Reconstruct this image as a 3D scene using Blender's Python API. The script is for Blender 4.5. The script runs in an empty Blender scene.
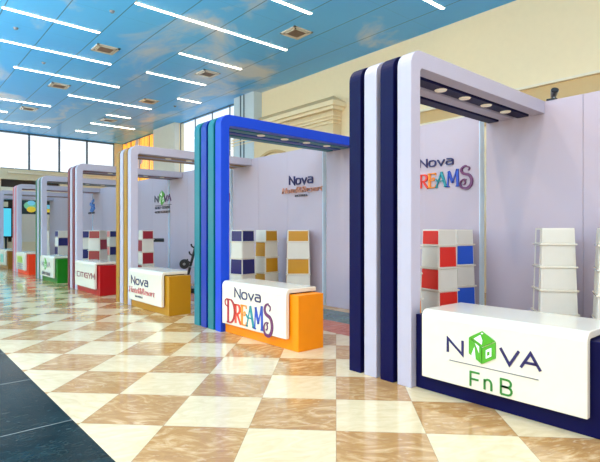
import bpy, bmesh, math, random
from mathutils import Vector, Matrix
random.seed(4)
SC = bpy.context.scene
COL = SC.collection
PI = math.pi

# ---------------- camera ----------------
cam = bpy.data.cameras.new('camera'); camo = bpy.data.objects.new('camera', cam); COL.objects.link(camo)
YAW = math.atan(420/487.)
camo.location = (0, 0, 1.6)
camo.rotation_euler = (PI/2, 0, -YAW)
cam.sensor_width = 36; cam.lens = 487/600*36; cam.shift_y = 0.5/600
cam.clip_start = .05; cam.clip_end = 300
SC.camera = camo

# ---------------- world / light / exposure ----------------
w = bpy.data.worlds.new('daylight'); SC.world = w; w.use_nodes = True
bgn = w.node_tree.nodes['Background']
bgn.inputs[0].default_value = (.97, .975, 1, 1); bgn.inputs[1].default_value = 1.6
SC.view_settings.view_transform = 'Standard'; SC.view_settings.look = 'None'
SC.view_settings.gamma = 1; SC.view_settings.use_curve_mapping = False
SC.view_settings.exposure = -0.33
LAMP = 16.0

def area(name, loc, rot, sx, sy, power, color):
    l = bpy.data.lights.new(name, 'AREA'); l.shape = 'RECTANGLE'; l.size = sx; l.size_y = sy
    l.energy = power; l.color = color
    o = bpy.data.objects.new(name, l); o.location = loc; o.rotation_euler = rot; COL.objects.link(o); return o
# added fill light behind the viewer, stands for no known window
area('rear_fill', (1.0, -4.9, 2.6), (PI/2, 0, 0), 16, 4.4, 330, (.97, .97, 1))
# added upward fill light, out of view, that brightens the ceiling
area('ceiling_fill', (-8.2, 13, .6), (0, -math.radians(166), 0), 1.4, 34, 8600, (1, .97, .95)).data.spread = math.radians(125)
area('ceiling_spot_over_beam', (6.6, 3.0, 7.3), (0, 0, 0), 1.2, .08, 70, (.95, .95, 1))
# the linear ceiling light rows that carry on overhead and behind the viewer
for yy in (-.25, 2.2, 4.65, 7.1):
    for xx in (-4.5, -.5, 3.5):
        area('ceiling_row_light', (xx, yy, 7.28), (0, 0, 0), 2.6, .12, 95, (1, .82, .58))
for yy in (9.55, 14.4, 19.4, 24.4):
    area('ceiling_row_light', (-1.5, yy, 7.28), (0, 0, 0), 3.6, .12, 90, (1, .88, .70))

# ---------------- materials ----------------
def lin(c):
    return tuple((v/255/12.92 if v/255 <= .04045 else ((v/255+.055)/1.055)**2.4) for v in c)
class NT:
    def __init__(s, name):
        s.m = bpy.data.materials.new(name); s.m.use_nodes = True
        s.t = s.m.node_tree; s.b = s.t.nodes['Principled BSDF']; s.o = s.t.nodes['Material Output']
    def n(s, typ, **kw):
        x = s.t.nodes.new(typ)
        for k, v in kw.items():
            if k.startswith('i_'):
                key = k[2:]; key = int(key) if key.isdigit() else key.replace('_', ' ')
                x.inputs[key].default_value = v
            else: setattr(x, k, v)
        return x
    def l(s, a, b): s.t.links.new(a, b)
    def math(s, op, a, b=None, c=None):
        x = s.n('ShaderNodeMath', operation=op)
        for i, v in enumerate((a, b, c)):
            if v is None: continue
            if hasattr(v, 'links'): s.l(v, x.inputs[i])
            else: x.inputs[i].default_value = v
        return x.outputs[0]
    def mix(s, f, a, b):
        x = s.n('ShaderNodeMix', data_type='RGBA')
        for i, v in ((0, f), (6, a), (7, b)):
            if hasattr(v, 'links'): s.l(v, x.inputs[i])
            elif i: x.inputs[i].default_value = (*v, 1)
            else: x.inputs[i].default_value = v
        return x.outputs[2]
MC = {}
def mat(name, rgb, rough=.5, metal=0, var=.04, scale=6, coat=0, spec=.5, bump=0):
    """painted / laminate surface with faint procedural mottling"""
    if name in MC: return MC[name]
    s = NT(name); c = lin(rgb)
    pos = s.n('ShaderNodeNewGeometry').outputs['Position']
    nz = s.n('ShaderNodeTexNoise', i_Scale=scale, i_Detail=3.0); s.l(pos, nz.inputs['Vector'])
    col = s.mix(nz.outputs['Fac'], tuple(v*(1-var) for v in c), tuple(min(1, v*(1+var)) for v in c))
    s.l(col, s.b.inputs['Base Color'])
    s.b.inputs['Roughness'].default_value = rough; s.b.inputs['Metallic'].default_value = metal
    s.b.inputs['Specular IOR Level'].default_value = spec
    if coat: s.b.inputs['Coat Weight'].default_value = coat; s.b.inputs['Coat Roughness'].default_value = .1
    if bump:
        b = s.n('ShaderNodeBump', i_Strength=bump, i_Distance=.01); s.l(nz.outputs['Fac'], b.inputs['Height']); s.l(b.outputs[0], s.b.inputs['Normal'])
    MC[name] = s.m; return s.m
def emit(name, rgb, st, base=(240, 240, 240)):
    if name in MC: return MC[name]
    s = NT(name); s.b.inputs['Base Color'].default_value = (*lin(base), 1)
    s.b.inputs['Emission Color'].default_value = (*lin(rgb), 1); s.b.inputs['Emission Strength'].default_value = st
    MC[name] = s.m; return s.m

def floor_mat():
    s = NT('checker_marble')
    pos = s.n('ShaderNodeNewGeometry').outputs['Position']
    sep = s.n('ShaderNodeSeparateXYZ'); s.l(pos, sep.inputs[0])
    px, py = sep.outputs[0], sep.outputs[1]
    x = s.math('SUBTRACT', px, 3.794); y = s.math('SUBTRACT', py, 2.788)
    k = math.sqrt(.5)
    u = s.math('MULTIPLY', s.math('ADD', x, y), k/.735)          # away from the viewer
    v = s.math('MULTIPLY', s.math('SUBTRACT', x, y), k/.71)      # to the right
    fu = s.math('FLOOR', u); fv = s.math('FLOOR', v)
    par = s.math('MODULO', s.math('ADD', s.math('ADD', fu, fv), 1000.0), 2.0)
    # seams
    eu = s.math('ABSOLUTE', s.math('SUBTRACT', s.math('FRACT', u), .5)); ev = s.math('ABSOLUTE', s.math('SUBTRACT', s.math('FRACT', v), .5))
    seam = s.math('GREATER_THAN', s.math('MAXIMUM', eu, ev), .4965)
    # per-tile random
    cb = s.n('ShaderNodeCombineXYZ'); s.l(fu, cb.inputs[0]); s.l(fv, cb.inputs[1])
    wn = s.n('ShaderNodeTexWhiteNoise', noise_dimensions='2D'); s.l(cb.outputs[0], wn.inputs[0])
    off = s.n('ShaderNodeVectorMath', operation='SCALE', i_Scale=30.0); s.l(wn.outputs['Color'], off.inputs[0])
    vr = s.n('ShaderNodeVectorRotate', rotation_type='Z_AXIS'); s.l(pos, vr.inputs['Vector']); s.l(s.math('MULTIPLY', wn.outputs['Value'], 1.3), vr.inputs['Angle'])
    ps = s.n('ShaderNodeVectorMath', operation='ADD'); s.l(vr.outputs[0], ps.inputs[0]); s.l(off.outputs[0], ps.inputs[1])
    rot = s.n('ShaderNodeMapping'); rot.inputs['Rotation'].default_value = (0, 0, math.radians(20)); rot.inputs['Scale'].default_value = (1.0, 2.3, 1); s.l(ps.outputs[0], rot.inputs[0])
    n1 = s.n('ShaderNodeTexNoise', i_Scale=2.6, i_Detail=9.0, i_Distortion=2.2, i_Roughness=.62); s.l(rot.outputs[0], n1.inputs[0])
    n2 = s.n('ShaderNodeTexNoise', i_Scale=9.0, i_Detail=4.0, i_Distortion=.6); s.l(rot.outputs[0], n2.inputs[0])
    r1 = s.n('ShaderNodeValToRGB'); e = r1.color_ramp.elements
    e[0].position = .32; e[0].color = (*lin((158, 116, 72)), 1); e[1].position = .7; e[1].color = (*lin((214, 182, 136)), 1)
    m_ = r1.color_ramp.elements.new(.5); m_.color = (*lin((176, 132, 80)), 1)
    s.l(n1.outputs['Fac'], r1.inputs[0])
    vein = s.n('ShaderNodeValToRGB'); e = vein.color_ramp.elements
    e[0].position = .60; e[0].color = (0, 0, 0, 1); e[1].position = .68; e[1].color = (1, 1, 1, 1); s.l(n2.outputs['Fac'], vein.inputs[0])
    brown = s.mix(s.math('MULTIPLY', vein.outputs[0], .45), r1.outputs[0], lin((222, 196, 160)))
    brown = s.mix(s.math('MULTIPLY', wn.outputs['Value'], .3), brown, lin((180, 136, 92)))
    r2 = s.n('ShaderNodeValToRGB'); e = r2.color_ramp.elements
    e[0].position = .3; e[0].color = (*lin((206, 182, 142)), 1); e[1].position = .7; e[1].color = (*lin((224, 204, 166)), 1)
    s.l(n1.outputs['Fac'], r2.inputs[0])
    c = s.mix(par, r2.outputs[0], brown)
    c = s.mix(s.math('MULTIPLY', seam, .55), c, lin((120, 95, 70)))
    s.l(c, s.b.inputs['Base Color'])
    s.b.inputs['Roughness'].default_value = .11; s.b.inputs['Specular IOR Level'].default_value = .5
    bn = s.n('ShaderNodeTexNoise', i_Scale=1.2, i_Detail=1.0); s.l(pos, bn.inputs[0])
    b = s.n('ShaderNodeBump', i_Strength=.01, i_Distance=.05); s.l(bn.outputs['Fac'], b.inputs['Height']); s.l(b.outputs[0], s.b.inputs['Normal'])
    return s.m
def marble(name, c0, c1, cv, rough=.07, scale=2.0, slab=1.5, ang=20):
    s = NT(name); pos = s.n('ShaderNodeNewGeometry').outputs['Position']
    mp = s.n('ShaderNodeMapping'); mp.inputs['Rotation'].default_value = (0, 0, math.radians(ang)); mp.inputs['Scale'].default_value = (1, 2.6, 1); s.l(pos, mp.inputs[0])
    n1 = s.n('ShaderNodeTexNoise', i_Scale=scale, i_Detail=8.0, i_Distortion=1.2); s.l(mp.outputs[0], n1.inputs[0])
    n2 = s.n('ShaderNodeTexNoise', i_Scale=scale*4, i_Detail=6.0, i_Distortion=2.5); s.l(mp.outputs[0], n2.inputs[0])
    r = s.n('ShaderNodeValToRGB'); e = r.color_ramp.elements; e[0].position = .3; e[0].color = (*lin(c0), 1); e[1].position = .7; e[1].color = (*lin(c1), 1); s.l(n1.outputs['Fac'], r.inputs[0])
    v = s.n('ShaderNodeValToRGB'); e = v.color_ramp.elements; e[0].position = .58; e[0].color = (0, 0, 0, 1); e[1].position = .72; e[1].color = (1, 1, 1, 1); s.l(n2.outputs['Fac'], v.inputs[0])
    c = s.mix(s.math('MULTIPLY', v.outputs[0], .5), r.outputs[0], lin(cv))
    sep = s.n('ShaderNodeSeparateXYZ'); s.l(pos, sep.inputs[0])
    fy = s.math('ABSOLUTE', s.math('SUBTRACT', s.math('FRACT', s.math('DIVIDE', s.math('SUBTRACT', sep.outputs[1], 2.9), slab)), .5))
    seam = s.math('GREATER_THAN', fy, .4965)
    c = s.mix(s.math('MULTIPLY', seam, .7), c, lin((150, 160, 160)))
    s.l(c, s.b.inputs['Base Color']); s.b.inputs['Roughness'].default_value = rough; s.b.inputs['Specular IOR Level'].default_value = .06
    return s.m
def ceiling_mat():
    s = NT('sky_mural_panels'); pos = s.n('ShaderNodeNewGeometry').outputs['Position']
    n1 = s.n('ShaderNodeTexNoise', i_Scale=.24, i_Detail=8.0, i_Distortion=.5, i_Roughness=.55)
    mp = s.n('ShaderNodeMapping'); mp.inputs['Location'].default_value = (3.3, 1.2, 0); mp.inputs['Scale'].default_value = (1.5, 1, 1); s.l(pos, mp.inputs[0]); s.l(mp.outputs[0], n1.inputs[0])
    n2 = s.n('ShaderNodeTexNoise', i_Scale=.12, i_Detail=2.0); s.l(pos, n2.inputs[0])
    blue = s.mix(n2.outputs['Fac'], lin((56, 158, 243)), lin((108, 208, 255)))
    r = s.n('ShaderNodeValToRGB'); e = r.color_ramp.elements; e[0].position = .54; e[0].color = (0, 0, 0, 1); e[1].position = .68; e[1].color = (1, 1, 1, 1); s.l(n1.outputs['Fac'], r.inputs[0])
    c = s.mix(s.math('MULTIPLY', r.outputs[0], .75), blue, lin((240, 228, 214)))
    sep = s.n('ShaderNodeSeparateXYZ'); s.l(pos, sep.inputs[0])
    fx = s.math('ABSOLUTE', s.math('SUBTRACT', s.math('FRACT', s.math('DIVIDE', s.math('SUBTRACT', sep.outputs[0], 4.85), 1.22)), .5))
    fy = s.math('ABSOLUTE', s.math('SUBTRACT', s.math('FRACT', s.math('DIVIDE', s.math('SUBTRACT', sep.outputs[1], 0.72), 2.45)), .5))
    sx = s.math('GREATER_THAN', fx, .489); sy = s.math('GREATER_THAN', fy, .497)
    c = s.mix(s.math('MULTIPLY', sx, .75), c, lin((30, 60, 100)))
    c = s.mix(s.math('MULTIPLY', sy, .25), c, lin((40, 80, 120)))
    s.l(c, s.b.inputs['Base Color']); s.b.inputs['Roughness'].default_value = .34; s.b.inputs['Specular IOR Level'].default_value = .3
    return s.m
def glass_mat():
    s = NT('window_glass'); s.t.nodes.remove(s.b)
    tr = s.n('ShaderNodeBsdfTransparent'); gl = s.n('ShaderNodeBsdfGlossy', i_Roughness=.03)
    tr.inputs[0].default_value = (.96, .99, 1, 1)
    nz = s.n('ShaderNodeTexNoise', i_Scale=2.0); f = s.math('MULTIPLY', nz.outputs['Fac'], .12)
    mx = s.n('ShaderNodeMixShader'); s.l(f, mx.inputs[0]); s.l(tr.outputs[0], mx.inputs[1]); s.l(gl.outputs[0], mx.inputs[2]); s.l(mx.outputs[0], s.o.inputs[0])
    return s.m
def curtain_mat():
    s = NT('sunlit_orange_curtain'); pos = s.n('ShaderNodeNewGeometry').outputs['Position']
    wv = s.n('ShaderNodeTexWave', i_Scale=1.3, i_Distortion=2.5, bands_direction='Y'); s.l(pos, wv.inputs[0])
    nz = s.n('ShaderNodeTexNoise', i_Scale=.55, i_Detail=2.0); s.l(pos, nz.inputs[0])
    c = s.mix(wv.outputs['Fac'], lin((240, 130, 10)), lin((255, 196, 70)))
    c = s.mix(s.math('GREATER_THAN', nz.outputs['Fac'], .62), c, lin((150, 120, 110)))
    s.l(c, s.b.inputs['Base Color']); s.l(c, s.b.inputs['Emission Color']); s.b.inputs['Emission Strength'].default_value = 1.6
    return s.m

LAV = mat('lavender_laminate', (180, 173, 187), .4, var=.02)
LAVW = mat('lavender_wall_board', (186, 172, 184), .5, var=.02, scale=1.5, spec=.3)
NAVY = mat('navy_laminate', (5, 6, 58), .45, var=.05, spec=.12)
WHITE = mat('white_gloss', (222, 213, 194), .18, var=.015, coat=.4)
WPANEL = mat('white_board', (226, 220, 206), .5, var=.02)
CREAM = mat('cream_plaster', (246, 228, 190), .7, var=.03, bump=.05)
CREAM2 = mat('pale_cream_stone', (240, 230, 205), .6, var=.03)
TAN = mat('tan_plaster', (208, 178, 128), .7, var=.04)
FRAME = mat('grey_blue_window_frame', (84, 104, 120), .4)
METAL = mat('brushed_metal', (170, 172, 175), .3, metal=.9)
BLACK = mat('black_rubber', (18, 18, 20), .45)
DARK = mat('dark_brown_shopfront', (62, 50, 42), .6)
LAMPM = emit('tube_light', (255, 240, 218), LAMP)
DOWN = emit('downlight_lens', (255, 236, 205), .2, (235, 225, 205))
GLASS = glass_mat()
COLS = dict(red=(222, 36, 22), orange=(246, 150, 20), blue=(24, 82, 196), gold=(196, 138, 24), navy=(28, 28, 96), maroon=(150, 18, 34), pink=(226, 130, 120), white=None, cream=(222, 208, 190))
PAN = {k: mat('panel_'+k, v, .35) for k, v in COLS.items() if v}
PAN['slit'] = LAVW
PAN['white'] = mat('panel_white', (220, 214, 200), .45)

# ---------------- mesh helpers ----------------
class MB:
    def __init__(s): s.bm = bmesh.new()
    def face(s, vs):
        try: s.bm.faces.new(vs)
        except ValueError: pass
    def box(s, x0, x1, y0, y1, z0, z1, M=None):
        p = [(x0,y0,z0),(x1,y0,z0),(x1,y1,z0),(x0,y1,z0),(x0,y0,z1),(x1,y0,z1),(x1,y1,z1),(x0,y1,z1)]
        v = [s.bm.verts.new(M @ Vector(q) if M else q) for q in p]
        for f in ((0,3,2,1),(4,5,6,7),(0,1,5,4),(1,2,6,5),(2,3,7,6),(3,0,4,7)): s.face([v[i] for i in f])
        return s
    def prism(s, poly, fn, d0, d1):
        """poly: 2-D outline, fn(a,b,d) -> 3-D point"""
        A = [s.bm.verts.new(fn(a, b, d0)) for a, b in poly]; B = [s.bm.verts.new(fn(a, b, d1)) for a, b in poly]
        n = len(poly); s.face(A[::-1]); s.face(B)
        for i in range(n): s.face([A[i], A[(i+1) % n], B[(i+1) % n], B[i]])
        return s
    def cyl(s, p0, p1, r0, r1=None, n=16):
        r1 = r0 if r1 is None else r1
        p0 = Vector(p0); p1 = Vector(p1); d = (p1-p0).normalized()
        a = d.orthogonal().normalized(); b = d.cross(a)
        A = []; B = []
        for i in range(n):
            t = 2*PI*i/n; o = a*math.cos(t)+b*math.sin(t)
            A.append(s.bm.verts.new(p0+o*r0)); B.append(s.bm.verts.new(p1+o*r1))
        s.face(A[::-1]); s.face(B)
        for i in range(n): s.face([A[i], A[(i+1) % n], B[(i+1) % n], B[i]])
        return s
    def stroke(s, pts, w, fn, t, closed=False):
        """flat ribbon of (variable) half width along 2-D points, extruded by t"""
        P = [Vector((p[0], p[1])) for p in pts]; n = len(P)
        W = [w[i] if isinstance(w, (list, tuple)) else w for i in range(n)]
        L = []; R = []
        for i in range(n):
            a = P[(i-1) % n] if (closed or i > 0) else P[i]; b = P[(i+1) % n] if (closed or i < n-1) else P[i]
            d1 = (P[i]-a); d2 = (b-P[i])
            if d1.length < 1e-9: d1 = d2
            if d2.length < 1e-9: d2 = d1
            d1 = d1.normalized(); d2 = d2.normalized(); m = (d1+d2)
            if m.length < 1e-6: m = d1
            m.normalize(); nn = Vector((-m.y, m.x)); c = max(.5, abs(nn.dot(Vector((-d1.y, d1.x)))))
            L.append(P[i]+nn*W[i]/c); R.append(P[i]-nn*W[i]/c)
        q = lambda v, d: s.bm.verts.new(fn(v.x, v.y, d))
        Lt = [q(v, t) for v in L]; Rt = [q(v, t) for v in R]; Lb = [q(v, 0) for v in L]; Rb = [q(v, 0) for v in R]
        for i in range(n if closed else n-1):
            j = (i+1) % n
            s.face([Lt[i], Rt[i], Rt[j], Lt[j]]); s.face([Lb[i], Lb[j], Rb[j], Rb[i]])
            s.face([Lt[i], Lt[j], Lb[j], Lb[i]]); s.face([Rt[i], Rb[i], Rb[j], Rt[j]])
        if not closed:
            s.face([Lt[0], Lb[0], Rb[0], Rt[0]]); s.face([Lt[-1], Rt[-1], Rb[-1], Lb[-1]])
        return s
    def build(s, name, m, parent=None, loc=(0,0,0), bevel=0, smooth=False, seg=2):
        bmesh.ops.recalc_face_normals(s.bm, faces=s.bm.faces)
        me = bpy.data.meshes.new(name); s.bm.to_mesh(me); s.bm.free()
        me.materials.append(m); o = bpy.data.objects.new(name, me); COL.objects.link(o); o.location = loc
        if parent: o.parent = parent
        if bevel:
            b = o.modifiers.new('bevel', 'BEVEL'); b.width = bevel; b.segments = seg; b.limit_method = 'ANGLE'
        if smooth:
            for p in me.polygons: p.use_smooth = True
        return o
def thing(name, label, cat, loc=(0,0,0), rz=0, group=None):
    o = bpy.data.objects.new(name, None); COL.objects.link(o); o.location = loc; o.rotation_euler = (0, 0, rz)
    o.empty_display_size = .1; return tag(o, label, cat, group)
def tag(o, label, cat, group=None):
    o['label'] = label; o['category'] = cat
    if group: o['group'] = group
    return o
def struct(o): o['kind'] = 'structure'; return o
def arc(cx, cy, r, a0, a1, n=8, ry=None):
    ry = r if ry is None else ry
    return [(cx+r*math.cos(math.radians(a0+(a1-a0)*i/n)), cy+ry*math.sin(math.radians(a0+(a1-a0)*i/n))) for i in range(n+1)]

HC = 7.36; XW = 12.0; YE = 32.0
X0 = 4.105; XB = 7.29; ZT = 3.485
YK = [3.023, 6.685, 10.36, 14.17, 18.0, 21.85, 25.6, 29.3]

# ---------------- setting ----------------
struct(MB().box(1.24, 5.43, -5, YE, -.1, 0).build('floor', floor_mat()))
struct(MB().box(-9, 1.24, -5, YE, -.1, 0).build('floor_border_dark', marble('dark_green_marble', (8, 22, 26), (30, 48, 52), (64, 84, 82), rough=.14)))
struct(MB().box(5.43, 6.13, -5, YE, -.1, 0).build('floor_border_red', marble('red_marble', (160, 84, 66), (190, 112, 90), (210, 160, 140))))
struct(MB().box(6.13, 6.98, -5, YE, -.1, 0).build('floor_border_green', marble('grey_green_marble', (70, 88, 84), (104, 118, 110), (150, 160, 150))))
struct(MB().box(6.98, XW, -5, YE, -.1, 0).build('floor_border_tan', marble('tan_marble', (170, 130, 90), (206, 168, 124), (225, 200, 165))))
struct(MB().box(-9, XW+.3, -5, YE+.3, HC, HC+.2).build('ceiling', ceiling_mat()))

# hall side wall (far right of the booths)
m = MB()
m.box(XW, XW+.3, -5, 17.9, 0, HC)                       # solid cream run
m.box(XW, XW+.3, 17.9, YE, 0, 4.3)                      # below the clerestory
m.box(XW, XW+.3, 23.75, 26.4, 4.3, HC)                  # pier between the windows
struct(m.build('wall_right', CREAM))
struct(MB().box(11.75, XW, 23.75, 26.4, 0, HC).build('trim_1', mat('white_pier', (226, 222, 208), .6)))
# pair of pipes / pilaster beside clerestory
pl = MB(); pl.box(11.6, XW, 16.35, 17.83, 0, HC)
struct(pl.build('trim_2', mat('pale_blue_white_pilaster', (205, 222, 232), .45)))
gp = MB()
for y in (17.05, 17.3): gp.box(11.57, 11.61, y-.03, y+.03, 0, HC)
struct(gp.build('trim_3', FRAME))
# tan frieze and ledge mouldings
struct(MB().box(11.93, XW, -5, 11.0, 4.35, 5.06).build('trim_4', TAN))
struct(MB().box(11.85, XW, -5, 11.0, 5.06, 5.12).build('trim_5', CREAM2))
struct(MB().box(11.88, XW, 7.0, 11.0, 4.62, 4.72).build('trim_6', CREAM2))
struct(MB().box(-9.3, -9, -5, YE, 0, HC).build('wall_left', CREAM))
# classical portal with cornice, hipped top and round arch
PX = 11.62
m = MB(); m.box(PX, XW, 11.75, 17.9, 0, 5.75); struct(m.build('trim_7', mat('beige_portal', (232, 212, 172), .65)))
m = MB()
m.box(11.36, XW, 11.5, 18.0, 5.83, 5.98); m.box(11.46, XW, 11.6, 18.0, 5.72, 5.83); m.box(PX-.05, XW, 11.7, 18.0, 5.52, 5.56); m.box(PX-.07, XW, 11.7, 18.0, 5.40, 5.44); m.box(PX-.05, XW, 11.7, 18.0, 5.28, 5.31)
struct(m.build('trim_8', CREAM))
m = MB(); bm = m.bm
pts = [(11.36, 11.5, 5.98), (XW, 11.5, 5.98), (XW, 18, 5.98), (11.36, 18, 5.98), (XW-.02, 12.1, 6.34), (XW, 12.1, 6.34), (XW, 18, 6.34), (XW-.02, 18, 6.34)]
v = [bm.verts.new(p) for p in pts]
for f in ((0,1,2,3), (4,5,6,7), (0,1,5,4), (1,2,6,5), (2,3,7,6), (3,0,4,7)): m.face([v[i] for i in f])
struct(m.build('trim_9', mat('tan_stone_cap', (226, 200, 156), .7)))
m = MB()
for R, t in ((1.78, .10), (1.5, .06)):
    m.stroke(arc(0, 0, R, 0, 180, 28), t/2, lambda a, b, d: (PX-d, 15.05-a, 2.95+b), .08)
    for sgn in (-1, 1): m.box(PX-.08, PX, 15.05+sgn*R-t/2, 15.05+sgn*R+t/2, 0, 2.95)
struct(m.build('trim_10', TAN))

# windows: each bay of glass is one window with frame and pane
wn = [0]
def window_x(y0, y1, z0, z1, pane_mat=GLASS, frame=FRAME, x=XW+.1):
    wn[0] += 1; f = .03
    m = MB(); m.box(x-.015, x+.015, y0, y1, z0, z0+f); m.box(x-.015, x+.015, y0, y1, z1-f*1.6, z1); m.box(x-.015, x+.015, y0, y0+f, z0, z1); m.box(x-.015, x+.015, y1-f, y1, z0, z1)
    o = struct(m.build('window_%d' % wn[0], frame)); MB().box(x-.008, x+.008, y0+f, y1-f, z0+f, z1-f).build('pane', pane_mat, o)
def window_y(x0, x1, z0, z1, y=YE+.1):
    wn[0] += 1; f = .045
    m = MB(); m.box(x0, x1, y-.05, y+.05, z0, z0+f); m.box(x0, x1, y-.05, y+.05, z1-f*2, z1); m.box(x0, x0+f, y-.05, y+.05, z0, z1); m.box(x1-f, x1, y-.05, y+.05, z0, z1)
    o = struct(m.build('window_%d' % wn[0], FRAME)); MB().box(x0+f, x1-f, y-.008, y+.008, z0+f, z1-f).build('pane', GLASS, o)
ys = [17.9, 18.93, 20.48, 22.15, 23.75]
for a, b in zip(ys, ys[1:]): window_x(a, b, 4.3, HC)
CUR = curtain_mat()
ys = [26.4, 27.75, 29.1, 30.5, 31.95]
for a, b in zip(ys, ys[1:]):
    window_x(a, b, 4.3, HC)
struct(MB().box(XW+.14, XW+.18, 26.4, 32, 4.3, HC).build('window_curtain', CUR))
xs = [-3, -1.3, .3, 1.9, 3.5, 5.07, 6.64, 8.28, 9.9, 11.6]
for a, b in zip(xs, xs[1:]): window_y(a, b, 5.2, HC)
m = MB(); m.box(-9, 5.2, YE, YE+.3, 0, 5.2); m.box(5.2, 5.55, YE, YE+.3, 0, 3.3); m.box(5.2, XW+.3, YE, YE+.3, 4.6, 5.2); m.box(8.3, XW+.3, YE, YE+.3, 0, 4.6); m.box(11.6, XW+.3, YE, YE+.3, 5.2, HC); m.box(5.55, 8.3, YE, YE+.3, 0, 1.0)
m.box(-9, -3, YE, YE+.3, 5.2, HC)
struct(m.build('wall_end', mat('cream_end_wall', (228, 214, 180), .7)))
struct(MB().box(5.5, 11.6, YE-.12, YE, 4.95, 5.05).build('trim_11', CREAM2))
# dark shop recess on end wall
struct(MB().box(5.2, 8.35, YE+.29, YE+.35, 1, 4.6).build('wall_recess', DARK))
struct(MB().box(5.75, 8.3, YE+.05, YE+.15, 1, 2.62).build('wall_partition', WPANEL))
struct(MB().box(5.2, 8.35, YE+.0, YE+.28, 3.45, 4.15).build('trim_12', CREAM2))
# bright shop sign in the recess
sg = thing('shop_window_sign', 'round green and yellow emblem sign in the dark recess of the far end wall', 'sign', (6.75, YE+.12, 2.7))
MB().box(-.75, .75, -.02, .02, -.15, .85).build('sign_board', mat('sign_dark', (40, 60, 66), .4), sg)
for c, r, z, nm in (((120, 190, 150), .38, .42, 'green'), ((230, 200, 60), .24, .2, 'yellow'), ((120, 200, 230), .2, .58, 'cyan')):
    MB().prism(arc(0, 0, r, 0, 345, 23, r*.7), lambda a, b, d, z=z: (a, d, b+z), -.06 - .01*(r < .3) - .01*(r < .21), -.02).build('emblem_disc', emit('sign_'+nm, c, .5, c), sg)
sg = thing('shop_window_sign', 'small yellow and blue picture sign right of the round emblem on the far end wall', 'sign', (7.75, YE+.12, 2.7))
MB().box(-.2, .2, -.02, .02, 0, .7).build('sign_board', MC['sign_dark'], sg)
MB().box(-.15, .15, -.035, -.02, .05, .25).build('picture', MC['sign_yellow'], sg); MB().box(-.15, .15, -.035, -.02, .27, .5).build('picture', MC['sign_cyan'], sg)
# cyan display screen at far left
sc_ = thing('display_screen', 'tall narrow cyan display screen with dark frame at the far end', 'screen', (5.43, 31.9, 0))
MB().box(-.33, .33, 0, .08, 1.25, 3.0).build('frame', BLACK, sc_, bevel=.01)
MB().box(-.25, .25, -.01, .0, 1.33, 2.92).build('screen_panel', emit('cyan_screen', (90, 215, 240), .9, (60, 160, 190)), sc_)
MB().box(-.05, .05, .02, .08, .05, 1.25).build('stand', BLACK, sc_)
MB().box(-.3, .3, -.2, .08, 0, .05).build('base', BLACK, sc_)

# ---------------- ceiling fixtures ----------------
lamps = [(2.36,4.82,14.45),(2.73,6.03,16.95),(3.53,7.24,19.42),(3.2,5.95,24.45),(6.0,9.66,21.92),(3.2,4.67,26.97),(4.6,7.13,29.44),(4.85,9.77,11.97),
         (7.3,9.71,14.43),(7.27,9.70,16.92),(8.42,9.64,24.35),(8.44,10.85,26.8),(8.42,9.6,29.35),(9.73,10.88,19.4),(4.8,8.64,9.55),(8.6,11.02,7.1)]
where = ['at the left edge of the view, nearest on that side', 'second back on the left side', 'third back on the left side', 'fifth row at the left edge', 'long one above the middle arches', 'short one cut by the left frame edge',
         'low far left one near the end windows', 'longest one in the upper middle', 'short one behind the longest', 'beside the square vent left of the blue arch', 'small far one in the middle distance', 'far one in the bright ceiling glare', 'farthest short one by the end wall',
         'small one near the clerestory windows', 'cut by the top frame edge at centre', 'cut by the top frame edge over the nearest arch']
for (a, b, y), wh in zip(lamps, where):
    t = thing('linear_ceiling_light', 'white linear ceiling light, ' + wh, 'ceiling light', ((a+b)/2, y, HC), 0, 'linear lights in the mural ceiling')
    h = (b-a)/2
    MB().box(-h, h, -.055, .055, -.012, 0).build('housing', WHITE, t)
    MB().box(-h+.02, h-.02, -.042, .042, -.022, -.012).build('diffuser', LAMPM, t)
vents = [(5.38,15.65,'between the left light rows, nearest on the left'),(5.35,20.75,'second along the left row of vents'),(5.26,25.56,'far one of the left row of vents'),(9.04,15.64,'middle one of the right row, left of the blue arch'),(8.99,20.62,'third of the right row of vents'),(8.94,25.5,'farthest of the right row of vents'),(9.12,10.74,'brownest and nearest, above the blue and navy arches')]
GRILL = mat('brown_grille', (120, 96, 78), .6)
for i, (x, y, wh) in enumerate(vents):
    t = thing('ceiling_vent', 'square ceiling air vent ' + wh, 'vent', (x, y, HC), 0, 'ceiling vents')
    m = MB(); e = .34
    for q in ((-e, e, -e, -e+.06), (-e, e, e-.06, e), (-e, -e+.06, -e, e), (e-.06, e, -e, e)): m.box(*q, -.03, 0)
    m.build('frame', WHITE, t)
    MB().box(-.21, .21, -.21, .21, -.035, -.005).build('centre_grille', GRILL, t)
    m = MB()
    for q in ((-.28,.28,-.28,-.252), (-.28,.28,.252,.28), (-.28,-.252,-.28,.28), (.252,.28,-.28,.28)): m.box(*q, -.012, 0)
    m.build('slot', BLACK, t)
    m = MB(); e = .25
    for q in ((-e, e, -e, -e+.04), (-e, e, e-.04, e), (-e, -e+.04, -e, e), (e-.04, e, -e, e)): m.box(*q, -.04, 0)
    m.build('inner_frame', WHITE, t)
for x, y, wh in ((4.22, 18.27, 'beside the second vent on the left'), (2.91, 15.68, 'at the far left edge'), (4.59, 12.84, 'nearest, above the left lights'), (10.25, 20.67, 'near the clerestory')):
    o = MB().cyl((0,0,-.05), (0,0,0), .04, .07).build('smoke_detector', mat('detector_grey', (130, 138, 146), .5), loc=(x, y, HC))
    tag(o, 'small round ceiling detector ' + wh, 'detector', 'ceiling detectors')

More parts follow.
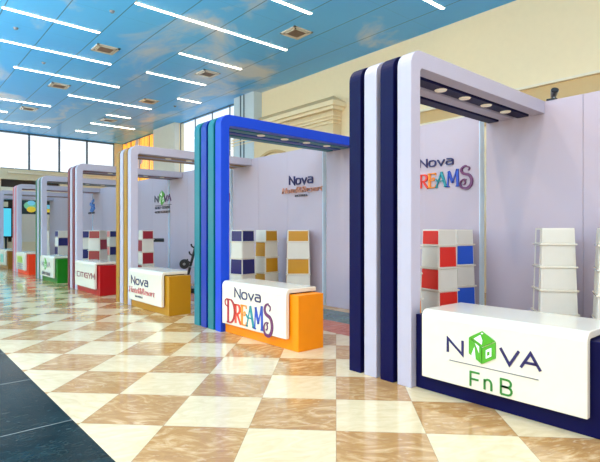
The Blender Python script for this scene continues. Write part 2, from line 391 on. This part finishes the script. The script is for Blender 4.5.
# ---------------- arches ----------------
TL = .158; TB = .178; BW = .175; GAP = .0557
def band_poly(dx=0):
    ro, ri = .17, .05
    p = [(0, 0), (0, ZT-ro)] + arc(ro, ZT-ro, ro, 180, 90, 8)[1:] + [(XB-X0-.002, ZT), (XB-X0-.002, ZT-TB)]
    p += [(TL+ri, ZT-TB)] + arc(TL+ri, ZT-TB-ri, ri, 90, 180, 6)[1:] + [(TL, 0)]
    return p
M_BLUE = mat('bright_blue_laminate', (4, 62, 190), .35, spec=.3); M_BLUE2 = mat('deep_blue_laminate', (6, 46, 146), .35, spec=.3); M_TEAL = mat('teal_laminate', (4, 112, 124), .35, spec=.3)
M_GOLD = mat('gold_laminate', (164, 116, 16), .35, spec=.3); M_MAR = mat('maroon_laminate', (112, 20, 40), .35, spec=.3); M_GREEN = mat('green_laminate', (38, 98, 70), .35, spec=.3)
M_PINK = mat('pink_red_laminate', (204, 96, 104), .35, spec=.3); M_BRN = mat('brown_laminate', (150, 96, 40), .35, spec=.3)
arches = [('navy and lavender striped booth arch, nearest and tallest in view', [LAV, NAVY, LAV, NAVY], ['lavender', 'navy']*2),
          ('blue and teal striped booth arch, second from the viewer', [M_BLUE, M_TEAL, M_BLUE2, M_TEAL], ['bright blue', 'teal', 'deep blue', 'teal']),
          ('lavender and gold striped booth arch left of the blue one', [LAV, M_GOLD, LAV, M_GOLD], ['lavender', 'gold']*2),
          ('lavender and maroon striped booth arch by the red counter', [LAV, M_MAR, LAV, M_MAR], ['lavender', 'maroon']*2),
          ('lavender and green striped booth arch by the green counter', [LAV, M_GREEN, LAV, M_GREEN], ['lavender', 'green']*2),
          ('lavender and pink striped booth arch by the bright red-orange counter', [LAV, M_PINK, LAV, M_PINK], ['lavender', 'pink']*2),
          ('lavender and brown booth arch cut by the left frame edge', [LAV, M_BRN, LAV, M_BRN], ['lavender', 'brown']*2),
          ('lavender and teal booth arch farthest back, seen through the others', [LAV, M_TEAL, LAV, M_TEAL], ['lavender', 'teal']*2)]
for k, (lab, ms, cn) in enumerate(arches):
    t = thing('booth_arch', lab, 'arch', (X0, YK[k], 0), 0, 'striped arches of the booth row')
    for j in range(4):
        y0 = j*(BW+GAP)
        o = MB().prism(band_poly(), lambda a, b, d: (a, d, b), y0, y0+BW).build('band', ms[j], t, bevel=.006)
        o['label'] = cn[j] + ' band'
    for j in range(3):
        y = BW + j*(BW+GAP)
        MB().box(.07, .10, y-.002, y+GAP+.002, .1, ZT-.2).build('spacer', BLACK, t)
    if k < 5:
        for x in (1.02, 1.56, 2.1, 2.64):
            yc = BW+GAP+BW/2
            o = MB().cyl((x, yc, ZT-TB-.012), (x, yc, ZT-TB), .068, .075, 20).build('downlight', DOWN, t)

# ---------------- back walls ----------------
EDGE = mat('painted_edge_light', (216, 236, 255), .3)  # light caught on the wall ends, painted in as a pale blue colour
bw_names = ['right of the nearest arch, behind the navy counter', 'behind the orange counter booth', 'seen through the blue arch', 'behind the red counter booth', 'seen through the gold-striped arch', 'behind the red-orange counter booth', 'with the small blue emblem', 'farthest along the row']
for k in range(8):
    y1 = YK[k]+.905; y0 = YK[k-1]+1.02 if k else -.3
    t = thing('booth_back_wall', 'tall lavender booth back wall ' + bw_names[k], 'wall panel', (XB, (y0+y1)/2, 0), 0, 'back walls of the booths')
    h = (y1-y0)/2; n = 3; wd = 2*h/n
    for i in range(n):
        MB().box(0, .13, -h+i*wd+.002, -h+(i+1)*wd-.002, 0, ZT).build('board', LAVW, t, bevel=.004)
    MB().box(-.004, .135, -h-.012, -h, 0, ZT).build('painted_lit_edge', EDGE, t)['label'] = 'wall end edge with daylight painted in pale blue-white'
# small clip spotlight on the near wall's top edge
t = thing('wall_spotlight', 'small dark spotlight clipped on top of the nearest back wall', 'lamp', (XB+.06, 2.93, ZT))
MB().box(-.07, .07, -.05, .07, 0, .025).build('clamp', BLACK, t)
MB().cyl((.02, 0, .02), (.02, 0, .07), .012).build('stem', METAL, t)
MB().cyl((.05, .02, .075), (-.03, -.03, .135), .04, .055, 18).build('lamp_head', METAL, t, smooth=False)
MB().cyl((-.03, -.03, .135), (-.04, -.037, .145), .05, .05, 18).build('lens', BLACK, t)

# ---------------- lettering ----------------
def text_obj(body, size, fn_loc, m, parent, name='lettering', sx=1.0, ext=.006, off=0):
    c = bpy.data.curves.new(name, 'FONT'); c.body = body; c.size = size; c.extrude = ext; c.offset = off; c.align_x = 'LEFT'; c.resolution_u = 3
    o = bpy.data.objects.new('tmp', c); COL.objects.link(o)
    dg = bpy.context.evaluated_depsgraph_get(); dg.update()
    me = bpy.data.meshes.new_from_object(o.evaluated_get(dg)); bpy.data.objects.remove(o)
    me.transform(Matrix(((0, 0, -1, 0), (-sx, 0, 0, 0), (0, 1, 0, 0), (0, 0, 0, 1))))
    me.materials.clear(); me.materials.append(m)
    n = bpy.data.objects.new(name, me); COL.objects.link(n); n.parent = parent; n.location = fn_loc
    return n
ZP = lambda x, y: (x, y)
def sqo(x, w, h, r=.3, n=5):   # superellipse-like rounded ring, closed
    pts = []
    for cx, cy, a in ((x+w-r, h-r, 0), (x+r, h-r, 90), (x+r, r, 180), (x+w-r, r, 270)): pts += arc(cx, cy, r, a, a+90, n)
    return pts
# glyphs in a unit cap-height box: list of (points, closed), advance
G = {
 'N': ([([(0,0),(0,1),(.8,0),(.8,1)], 0)], 1.05),
 'V': ([([(0,1),(.5,0),(1,1)], 0)], 1.1),
 'A': ([([(0,0),(.5,1),(1,0)], 0), ([(.2,.36),(.8,.36)], 0)], 1.15),
 'o': ([(sqo(0,.72,.68,.26), 1)], .95),
 'v': ([([(0,.68),(.36,0),(.72,.68)], 0)], .92),
 'a': ([([(.06,.68)]+arc(.46,.44,.24,90,0,5)+[(.7,0)], 0), ([(.7,.40),(.2,.40)]+arc(.2,.2,.2,90,270,6)+[(.7,0)], 0)], .9),
 'F': ([([(0,0),(0,1),(.62,1)], 0), ([(0,.52),(.55,.52)], 0)], .9),
 'n': ([([(0,0),(0,.72)], 0), ([(0,.5)]+arc(.3,.42,.3,140,0,7)+[(.6,0)], 0)], .95),
 'B': ([([(0,0),(0,1),(.4,1)]+arc(.4,.76,.24,90,-90,7)+[(0,.52)], 0), ([(0,.52),(.42,.52)]+arc(.42,.26,.26,90,-90,7)+[(0,0)], 0)], .95),
 'C': ([([(.7,.98),(0,.98),(0,.02),(.7,.02)], 0)], .95),
 'I': ([([(.05,0),(.05,1)], 0)], .32),
 'T': ([([(.35,0),(.35,1)], 0), ([(0,.95),(.7,.95)], 0)], .95),
 'G': ([([(.72,.95),(.1,.95),(0,.82),(0,.15),(.1,.03),(.72,.03),(.72,.5),(.4,.5)], 0)], 1.0),
 'Y': ([([(0,1),(.38,.48),(.76,1)], 0), ([(.38,.48),(.38,0)], 0)], .95),
 'M': ([([(0,0),(0,1),(.42,.35),(.84,1),(.84,0)], 0)], 1.1),
}
def word(txt, u0, v0, w, h, x, yo, zo, m, parent, hw=.055, t=.008, name='lettering', sp=.0):
    """stroke word on a plane facing -X; u runs towards -Y"""
    tot = sum(G[c][1]+sp for c in txt) - .2 - sp
    mb = MB(); cx = 0; sx = w/tot
    for ch in txt:
        for pts, cl in G[ch][0]:
            mb.stroke([((cx+p[0])*sx, p[1]*h) for p in pts], hw*h, lambda a, b, d: (x-d, yo-u0-a, zo+v0+b), t, closed=bool(cl))
        cx += G[ch][1]+sp
    return mb.build(name, m, parent)
def dreams(u0, v0, w, h, x, yo, zo, parent, t=.008):
    """ornate many-coloured word, one mesh per letter"""
    cs = [(176, 24, 48), (226, 58, 36), (240, 140, 40), (24, 140, 150), (30, 70, 176), (100, 28, 88)]
    mm = [mat('letter_colour_%s' % n, c, .35) for n, c in zip(('crimson', 'vermilion', 'amber', 'teal', 'royal', 'plum'), cs)]
    th, fa = .028, .062     # thin and fat half widths in cap heights
    D = [([(.10,.02),(.10,.98)], fa), ([(-.02,.02),(.25,.02)]+arc(.25,.5,.42,-90,90,12,.48)+[(.05,.98)]+arc(.02,.84,.2,95,300,10,.15), [th]*2+[th+ (fa-th)*math.sin(PI*i/12) for i in range(13)]+[th]+[th]*11)]
    Rr = [([(.08,0),(.08,.78)], fa), ([(-.03,.76),(.25,.76)]+arc(.25,.58,.2,90,-90,8,.18)+[(.08,.4)], [th]*2+[th+(fa-th)*math.sin(PI*i/8) for i in range(9)]+[th]), ([(.22,.4),(.42,.1),(.52,-.02)], fa*.8)]
    E = [([(.08,0),(.08,.78)], fa*1.1), ([(-.02,.78),(.42,.78),(.44,.66)], th), ([(0,0),(.42,0),(.46,.14)], th), ([(.06,.4),(.26,.4)]+arc(.3,.46,.07,-90,180,6), th)]
    A = [([(-.02,0),(.26,.8)], th), ([(.26,.82),(.52,0)], fa), ([(-.06,.46),(.02,.34),(.44,.32)], th), ([(-.1,0),(.06,0)], th), ([(.42,0),(.62,0)], th)]
    Mm = [([(.04,0),(.1,.8)], th), ([(.1,.84),(.32,.2)], fa), ([(.32,.2),(.56,.92)], th), ([(.58,.92),(.6,0)], fa), ([(-.06,0),(.14,0)], th), ([(.5,0),(.74,0)], th)]
    S = [(arc(.36,.86,.14,-60,90,7,.1)+arc(.34,.8,.26,95,250,9,.2)+arc(.32,.25,.3,70,-90,9,.34)+arc(.24,.14,.22,-90,-290,12,.22)+arc(.2,.2,.08,60,-120,6,.1),
          [th+(fa*1.15-th)*max(0, math.sin(PI*(i-6)/30)) for i in range(8+10+10+13+7)])]
    adv = [.68, .54, .50, .58, .72, .55]; tot = sum(adv); sx = w/tot; cx = 0
    for i, gl in enumerate((D, Rr, E, A, Mm, S)):
        mb = MB(); dd = (0, .06, .06, .06, .04, -.02)[i]; sc = (1, 1, 1, 1, 1, 1.1)[i]
        for pts, wd in gl:
            wd = [q*h for q in wd] if isinstance(wd, list) else wd*h
            mb.stroke([((cx+p[0])*sx, (dd+p[1]*sc)*h) for p in pts], wd, lambda a, b, d: (x-d, yo-u0-a, zo+v0+b), t)
        o = mb.build('letter', mm[i], parent); cx += adv[i]
def cube_logo(uc, vc, r, rz, x, yo, zo, parent):
    """isometric green cube emblem with white cut-outs"""
    g = mat('logo_green', (72, 158, 26), .35); wm = mat('logo_white', (244, 244, 240), .35)
    fn = lambda a, b, d: (x-d, yo-uc-a*r, zo+vc+b*rz)
    hx = [(math.cos(math.radians(90+60*i)), math.sin(math.radians(90+60*i))) for i in range(6)]   # top, UL, LL, bottom, LR, UR
    O = (0, 0); faces = [(hx[0], hx[1], O, hx[5]), (hx[1], hx[2], hx[3], O), (hx[5], O, hx[3], hx[4])]
    mb = MB()
    for f in faces:
        c = (sum(p[0] for p in f)/4, sum(p[1] for p in f)/4)
        mb.prism([(c[0]+(p[0]-c[0])*.95, c[1]+(p[1]-c[1])*.95) for p in f], fn, 0, .012)
    e = mb.build('cube_emblem', g, parent)
    mb = MB()
    def bil(f, s, t): # f corners a,b,c,d
        a, b, c, d = f
        return tuple(a[i]*(1-s)*(1-t)+b[i]*s*(1-t)+c[i]*s*t+d[i]*(1-s)*t for i in (0, 1))
    T = faces[0]; mb.prism([bil(T, .3, .2), bil(T, .85, .25), bil(T, .82, .82), bil(T, .55, .6)], fn, .012, .014)
    mb.prism([bil(T, .1, .12), bil(T, .2, .12), bil(T, .2, .22), bil(T, .1, .22)], fn, .012, .014)
    L = faces[1]; mb.prism([bil(L, .3, .45), bil(L, .85, .25), bil(L, .98, .25), bil(L, .98, .55)], fn, .012, .014)
    mb.prism([bil(L, .05, .5), bil(L, .45, .8), bil(L, .05, .8)], fn, .012, .014)
    Rf = faces[2]; mb.prism([bil(Rf, .3, .25), bil(Rf, .3, .75), bil(Rf, .7, .75), bil(Rf, .7, .25)], fn, .012, .014)
    mb.build('emblem_cutout', wm, e)
    MB().prism([bil(Rf, .42, .4), bil(Rf, .42, .62), bil(Rf, .6, .62), bil(Rf, .6, .4)], fn, .014, .016).build('emblem_inner', g, e)
INK = mat('navy_ink', (20, 14, 84), .35); INKG = mat('green_ink', (40, 124, 40), .35); INKM = mat('maroon_ink', (120, 20, 44), .35); INKGR = mat('grey_ink', (96, 92, 100), .4)
ROSE = mat('rose_script', (206, 128, 132), .4); ROSEO = mat('copper_script', (206, 150, 128), .4)
FAINT = mat('outline_grey', (120, 110, 120), .4)

def script_text(u0, v0, w, h, x, yo, zo, parent, m, t=.008):
    o = text_obj('Hotel&Resort', h*1.3, (x-t, yo-u0, zo+v0), m, parent, ext=t*.9, off=-.004*h/.15)
    wd = max(v.co.y for v in o.data.vertices)-min(v.co.y for v in o.data.vertices)
    for v in o.data.vertices:
        v.co.y *= w/wd; v.co.y -= v.co.z*.25
    return o

# ---------------- counters ----------------
CF = X0+.001       # cover front plane
def counter(k, colname, mt, label):
    y = YK[k]
    t = thing('reception_counter', label, 'counter', (4.40 - (.06 if k > 1 else 0), y-.9, 0), 0, 'booth reception counters')
    MB().box(-.215, .24 + (.16 if k == 0 else 0), -.90, .90, .0, .75).build('body', mt, t, bevel=.006)
    # folded white cover: front sheet, rounded fold, top shelf
    x0, x1 = -.294, (.42 if k == 0 else .255); z0, z1 = .155, .825; th = .06
    r = .075
    poly = [(x0, z0), (x0, z1-r)] + arc(x0+r, z1-r, r, 180, 90, 6)[1:] + [(x1, z1), (x1, z1-th), (x0+th+.012, z1-th)] + [(x0+th, z1-th-.012), (x0+th, z0)]
    o = MB().prism(poly, lambda a, b, d: (a, d, b), -.735, (.773 if k == 0 else .865)).build('cover', WHITE, t, bevel=.008)
    MB().box(-.15, .2, -.7, .82, .748, .768).build('shelf_support', BLACK, t)
    return t, o
def cover_fn(t):   # local offset helper: counter origin -> world plane coordinates
    return t.location
cx_ = -.294
cnt = [('navy', NAVY, 'navy counter with glossy white cover and green cube emblem, nearest at bottom right'),
       ('orange', mat('orange_laminate', (242, 138, 4), .35, spec=.3), 'orange counter with white cover and multicoloured lettering beside the blue arch'),
       ('gold', mat('ochre_laminate', (176, 122, 14), .35, spec=.3), 'golden ochre counter with white cover and rose script lettering'),
       ('red', mat('crimson_laminate', (166, 8, 16), .35, spec=.3), 'dark red counter with white cover lettered in maroon capitals'),
       ('green', mat('leaf_green_laminate', (16, 108, 14), .35, spec=.3), 'green counter with white cover behind the dark red counter'),
       ('vermilion', mat('vermilion_laminate', (236, 60, 24), .35, spec=.3), 'bright red-orange counter with white cover between pink and green arches'),
       ('brown', mat('brown_olive_laminate', (140, 90, 30), .35, spec=.3), 'brown counter with white cover at the left frame edge')]
CT = []
for k, (n, m_, lab) in enumerate(cnt):
    t, o = counter(k, n, m_, lab); CT.append((t, o))
def plane(k):     # (x, yo, zo) so that u is measured from world Y = YK[k]
    return cx_, .9, 0.0
# navy counter: N [cube] V A / rule / F n B
t, o = CT[0]; X, YO, ZO = plane(0); yk = YK[0]
word('N', yk-2.598, .452, .165, .132, X, YO, ZO, INK, o, hw=.085)
word('VA', yk-2.079, .452, .335, .132, X, YO, ZO, INK, o, hw=.085)
cube_logo(yk-2.247, .556, .150, .152, X, YO, ZO, o)
MB().box(X-.006, X, YO-(yk-1.753), YO-(yk-2.579), .375, .381).build('rule', INKGR, o)
word('F', yk-2.362, .185, .10, .13, X, YO, ZO, INKG, o, hw=.065)
word('n', yk-2.225, .185, .08, .13, X, YO, ZO, INKG, o, hw=.065)
word('B', yk-2.073, .185, .105, .13, X, YO, ZO, INKG, o, hw=.065)
# orange counter
t, o = CT[1]; yk = YK[1]
word('Nova', yk-6.281, .594, .657, .142, X, YO, ZO, INK, o, hw=.075)
dreams(yk-6.50, .185, 1.13, .37, X, YO, ZO, o)
# gold counter
t, o = CT[2]; yk = YK[2]
word('Nova', yk-10.173, .50, .838, .16, X, YO, ZO, INK, o, hw=.085)
script_text(yk-10.30, .315, 1.25, .15, X, YO, ZO, o, ROSE)
text_obj('HOTELS', .055, (X-.006, YO-(yk-9.966), .235), INKGR, o, sx=1.9)
# red counter
t, o = CT[3]; yk = YK[3]
word('CITIGYM', yk-13.93, .40, 1.42, .13, X, YO, ZO, INKM, o, hw=.1)
# green counter
def nova_logo(k, o, sub, u, w):
    word('N', u, .47, w*.2, .15, X, YO, ZO, FAINT, o, hw=.07)
    word('VA', u+w*.62, .47, w*.4, .15, X, YO, ZO, FAINT, o, hw=.07)
    cube_logo(u+w*.42, .55, .17, .19, X, YO, ZO, o)
    MB().box(X-.006, X, YO-u-w, YO-u, .31, .32).build('rule', INKGR, o)
    for i, s_ in enumerate(sub): text_obj(s_, .13, (X-.006, YO-u, .20-.11*i), INKGR, o, sx=w/(.085*len(s_)))
for k, sub in ((4, ('GOLF', 'CLUB')),):
    t, o = CT[k]; nova_logo(k, o, (), .28, 1.02)
    text_obj('GOLF COURSE', .14, (X-.006, YO-.28, .20), INKGR, o, sx=1.13)
t, o = CT[5]
MB().box(X-.006, X, YO-1.2, YO-.35, .42, .66).build('green_logo', mat('olive_logo', (150, 178, 70), .4), o)
for i in range(3): MB().box(X-.006, X, YO-1.25, YO-.35, .34-.08*i, .385-.08*i).build('text_line', INKGR, o)
t, o = CT[6]
MB().box(X-.006, X, YO-1.2, YO-.6, .25, .62).build('teal_logo', mat('teal_logo', (90, 176, 160), .4), o)

# ---------------- signs on back walls ----------------
def wsign(label, y, z):
    t = thing('wall_sign', label, 'sign', (XB, y, z)); return t
t = wsign('raised multicoloured lettering with large plum S, seen through the nearest arch', 4.85, 2.3)
# letters placed in local frame: x=0 plane, yo = 0 is the sign centre
word('Nova', -.319, .435, .66, .14, 0, 0, 0, INK, t, hw=.075, t=.03)
dreams(-.56, .045, 1.22, .31, 0, 0, 0, t, t=.03)
t = wsign('raised copper script lettering on the wall seen through the blue arch', 8.4, 2.4)
word('Nova', -.41, .29, .80, .19, 0, 0, 0, INK, t, hw=.08, t=.03)
script_text(-.70, .09, 1.38, .16, 0, 0, 0, t, ROSEO, t=.025)
text_obj('HOTELS', .07, (-.02, .21, 0), INKGR, t, sx=1.7, ext=.01)
t = wsign('raised lettering with green cube emblem seen through the gold-striped arch', 15.56, 2.4)
word('N', -.64, .22, .27, .2, 0, 0, 0, INKGR, t, hw=.07, t=.03)
word('VA', .08, .22, .5, .2, 0, 0, 0, mat('purple_grey', (110, 70, 110), .4), t, hw=.07, t=.03)
cube_logo(-.1, .35, .25, .26, 0, 0, 0, t)
MB().box(-.02, 0, -.62, .62, .085, .105).build('rule', INKGR, t)
text_obj('GOLF', .13, (-.02, .62, -.03), INKGR, t, sx=1.4, ext=.01); text_obj('COURSE', .13, (-.02, .08, -.03), INKGR, t, sx=1.25, ext=.01)
text_obj('GOLF COURSE', .11, (-.02, .62, -.17), INKGR, t, sx=1.62, ext=.01)
t = wsign('maroon capital lettering half hidden behind the blue arch', 12.1, 2.42)
word('CITIGYM', -.75, 0, 1.45, .2, 0, 0, 0, INKM, t, hw=.09, t=.03)
t = wsign('small blue star-like emblem with grey words, seen through the maroon arch', 22.85, 2.45)
bm_ = mat('emblem_blue', (60, 120, 200), .4)
for pp_, tt_ in (([(-.1, .1), (.0, .5), (.25, .55)], .03), ([(-.28, .42), (0, .3), (.3, .34)], .032), ([(-.25, .12), (.05, .08), (.28, .2), (.1, .36)], .034)):
    MB().stroke(pp_, .06, lambda a, b, d: (-d, -a, b), tt_).build('emblem_stroke', bm_, t)
text_obj('GOLF CLUB', .12, (-.02, .52, -.05), INKGR, t, sx=1.4, ext=.01)

# ---------------- display towers ----------------
def tower(x, y, psi, s0, s1, left, right, label, lips=(1.372, 1.02, .67, .32), zt=1.632, ry=None, dx=1.0):
    """psi: direction (deg) the right-hand visible face looks; s0 top width, s1 base width; dx: depth factor of the left face"""
    t = thing('display_tower', label, 'display stand', (x, y, 0), math.radians(psi), 'display towers in the booths')
    zs = [zt] + list(lips) + [0]
    wd = lambda z: (s0+(s1-s0)*(1-z/zt))/2
    mb = MB()
    for a, b in zip(zs, zs[1:]):
        wa, wb = wd(a), wd(b)
        p = [mb.bm.verts.new(q) for q in ((-wb*dx,-wb,b),(wb*dx,-wb,b),(wb*dx,wb,b),(-wb*dx,wb,b),(-wa*dx,-wa,a),(wa*dx,-wa,a),(wa*dx,wa,a),(-wa*dx,wa,a))]
        for f in ((0,3,2,1),(4,5,6,7),(0,1,5,4),(1,2,6,5),(2,3,7,6),(3,0,4,7)): mb.face([p[i] for i in f])
    mb.build('body', WPANEL, t)
    # face frames of local +X (right) and -Y (left), -X, +Y
    def face_pt(f, u, v, out):   # u -1..1, v height
        w_ = wd(v)
        if f == 0: return (w_*dx+out, u*w_, v)
        if f == 1: return (-u*w_*dx, w_+out, v)
        if f == 2: return (-w_*dx-out, -u*w_, v)
        return (u*w_*dx, -w_-out, v)
    for f, cols in ((0, right), (3, left), (1, ['white']*5), (2, ['white']*5)):
        for i, (a, b) in enumerate(zip(zs, zs[1:])):
            c = cols[i] if i < len(cols) else 'white'
            q = MB(); zz0, zz1 = b+.02, a-.022
            if zz1-zz0 < .05: continue
            e = .45 if c == 'slit' else .91
            lo = [face_pt(f, u, v, .001) for u, v in ((-e, zz0), (e, zz0), (e, zz1), (-e, zz1))]
            hi = [face_pt(f, u, v, .007) for u, v in ((-e, zz0), (e, zz0), (e, zz1), (-e, zz1))]
            L = [q.bm.verts.new(p) for p in lo]; H = [q.bm.verts.new(p) for p in hi]
            q.face(L[::-1]); q.face(H)
            for j in range(4): q.face([L[j], L[(j+1) % 4], H[(j+1) % 4], H[j]])
            o = q.build('panel', PAN[c], t)
            if c not in ('white', 'slit'): o['label'] = c + ' panel'
    for z in lips:
        w_ = wd(z)
        MB().box(-w_*dx-.022, w_*dx+.022, -w_-.022, w_+.022, z-.012, z+.012).build('shelf', WHITE, t, bevel=.003)
W5 = ['white']*5
fl = (1.434, 1.14, .835, .53, .23)
tower(6.80, 2.70, 215.6, .38, .47, ['slit']*5, W5, 'plain white display tower behind the navy counter, fully visible', lips=fl, zt=1.645)
tower(6.74, 1.93, 203, .42, .54, W5, W5, 'plain white display tower cut by the right frame edge', lips=fl, zt=1.645)
ul = (1.396, 1.07, .745, .42)
tower(6.26, 4.11, 258, .33, .40, ['red','white','red','white'], ['white','red','white','red'], 'red and white chequered display tower at centre of the orange-counter booth', lips=ul)
tower(6.98, 4.25, 254, .33, .41, ['white','blue','white','blue'], ['white','blue','white','blue'], 'blue and white display tower beside the red one', lips=ul)
tower(5.53, 4.24, 256, .34, .42, ['white','orange','white','orange'], ['white','orange','white','orange'], 'orange and white display tower half hidden by the nearest arch leg')
tower(6.70, 8.94, 273, .34, .40, ['white','gold','white','gold'], ['gold','white','gold','white'], 'gold and white chequered display tower seen through the blue arch')
tower(7.00, 8.18, 230, .46, .52, ['white','gold','white','gold'], ['gold','white','gold','white'], 'wider gold and white striped display tower left of the orange counter')
tower(5.98, 8.84, 278, .34, .40, ['navy','white','navy','white'], ['navy','white','navy','white'], 'navy and white display tower right beside the blue arch leg')
tower(5.75, 13.4, 266, .31, .36, ['white','maroon','white','maroon'], ['maroon','white','maroon','white'], 'maroon and white display tower above the golden ochre counter')
tower(5.15, 15.63, 309, .37, .43, ['maroon','white','maroon','white'], ['white','maroon','white','maroon'], 'deep red and white display tower above the dark red counter')
tower(5.36, 17.3, 253, .34, .40, ['navy','white','navy','white'], ['navy','white','navy','white'], 'navy and white tower behind the deep red one')
tower(6.93, 19.35, 270, .30, .36, ['pink','white','pink','white'], ['navy','white','navy','white'], 'pink and navy display tower just left of the gold-striped arch')
tower(5.48, 20.9, 272, .36, .42, ['navy','white','navy','white'], ['white','navy','white','navy'], 'white and navy display tower seen through the green arch')
tower(5.00, 21.5, 256, .34, .40, W5, W5, 'plain white display tower far back behind the green counter')

# ---------------- gym gear in the red-counter booth ----------------
t = thing('exercise_machine', 'exercise machine with black padded roller beside the maroon tower', 'gym equipment', (6.36, 13.86, 0), math.radians(-40))
MB().box(-.3, .3, -.05, .05, 0, .06).build('foot', BLACK, t, bevel=.01)
MB().cyl((-.25, 0, .06), (-.25, 0, 1.34), .03).build('post', METAL, t)
MB().cyl((-.28, 0, 1.34), (.14, 0, 1.34), .055, n=20).build('roller_pad', BLACK, t, bevel=.012)
t = thing('weight_rack', 'black slanted weight rack left of the blue arch', 'gym equipment', (6.22, 11.74, 0), math.radians(-40))
MB().box(-.35, .35, -.2, -.12, 0, .06).box(-.35, .35, .12, .2, 0, .06).box(-.04, .04, -.2, .2, 0, .06).build('base_frame', BLACK, t)
mb = MB(); mb.cyl((-.12, 0, .05), (.2, 0, 1.3), .035); mb.build('slanted_post', BLACK, t)
for z in (.75, .95, 1.15):
    x = -.12+.32*(z-.05)/1.25
    MB().cyl((x, 0, z), (x-.09, 0, z+.06), .022).cyl((x-.09, 0, z+.06), (x-.1, 0, z+.12), .022).build('hook', BLACK, t)
MB().cyl((-.12, -.02, .66), (.3, -.02, .66), .016).build('bar', METAL, t)
t = thing('weight_plate', 'round black weight plate hanging low on the rack', 'weight', (6.12, 11.78, .74), math.radians(-40))
MB().cyl((0, -.06, 0), (0, -.02, 0), .13, n=28).build('disc', BLACK, t, bevel=.01)
MB().cyl((0, -.075, 0), (0, -.01, 0), .035, n=16).build('hub', METAL, t)
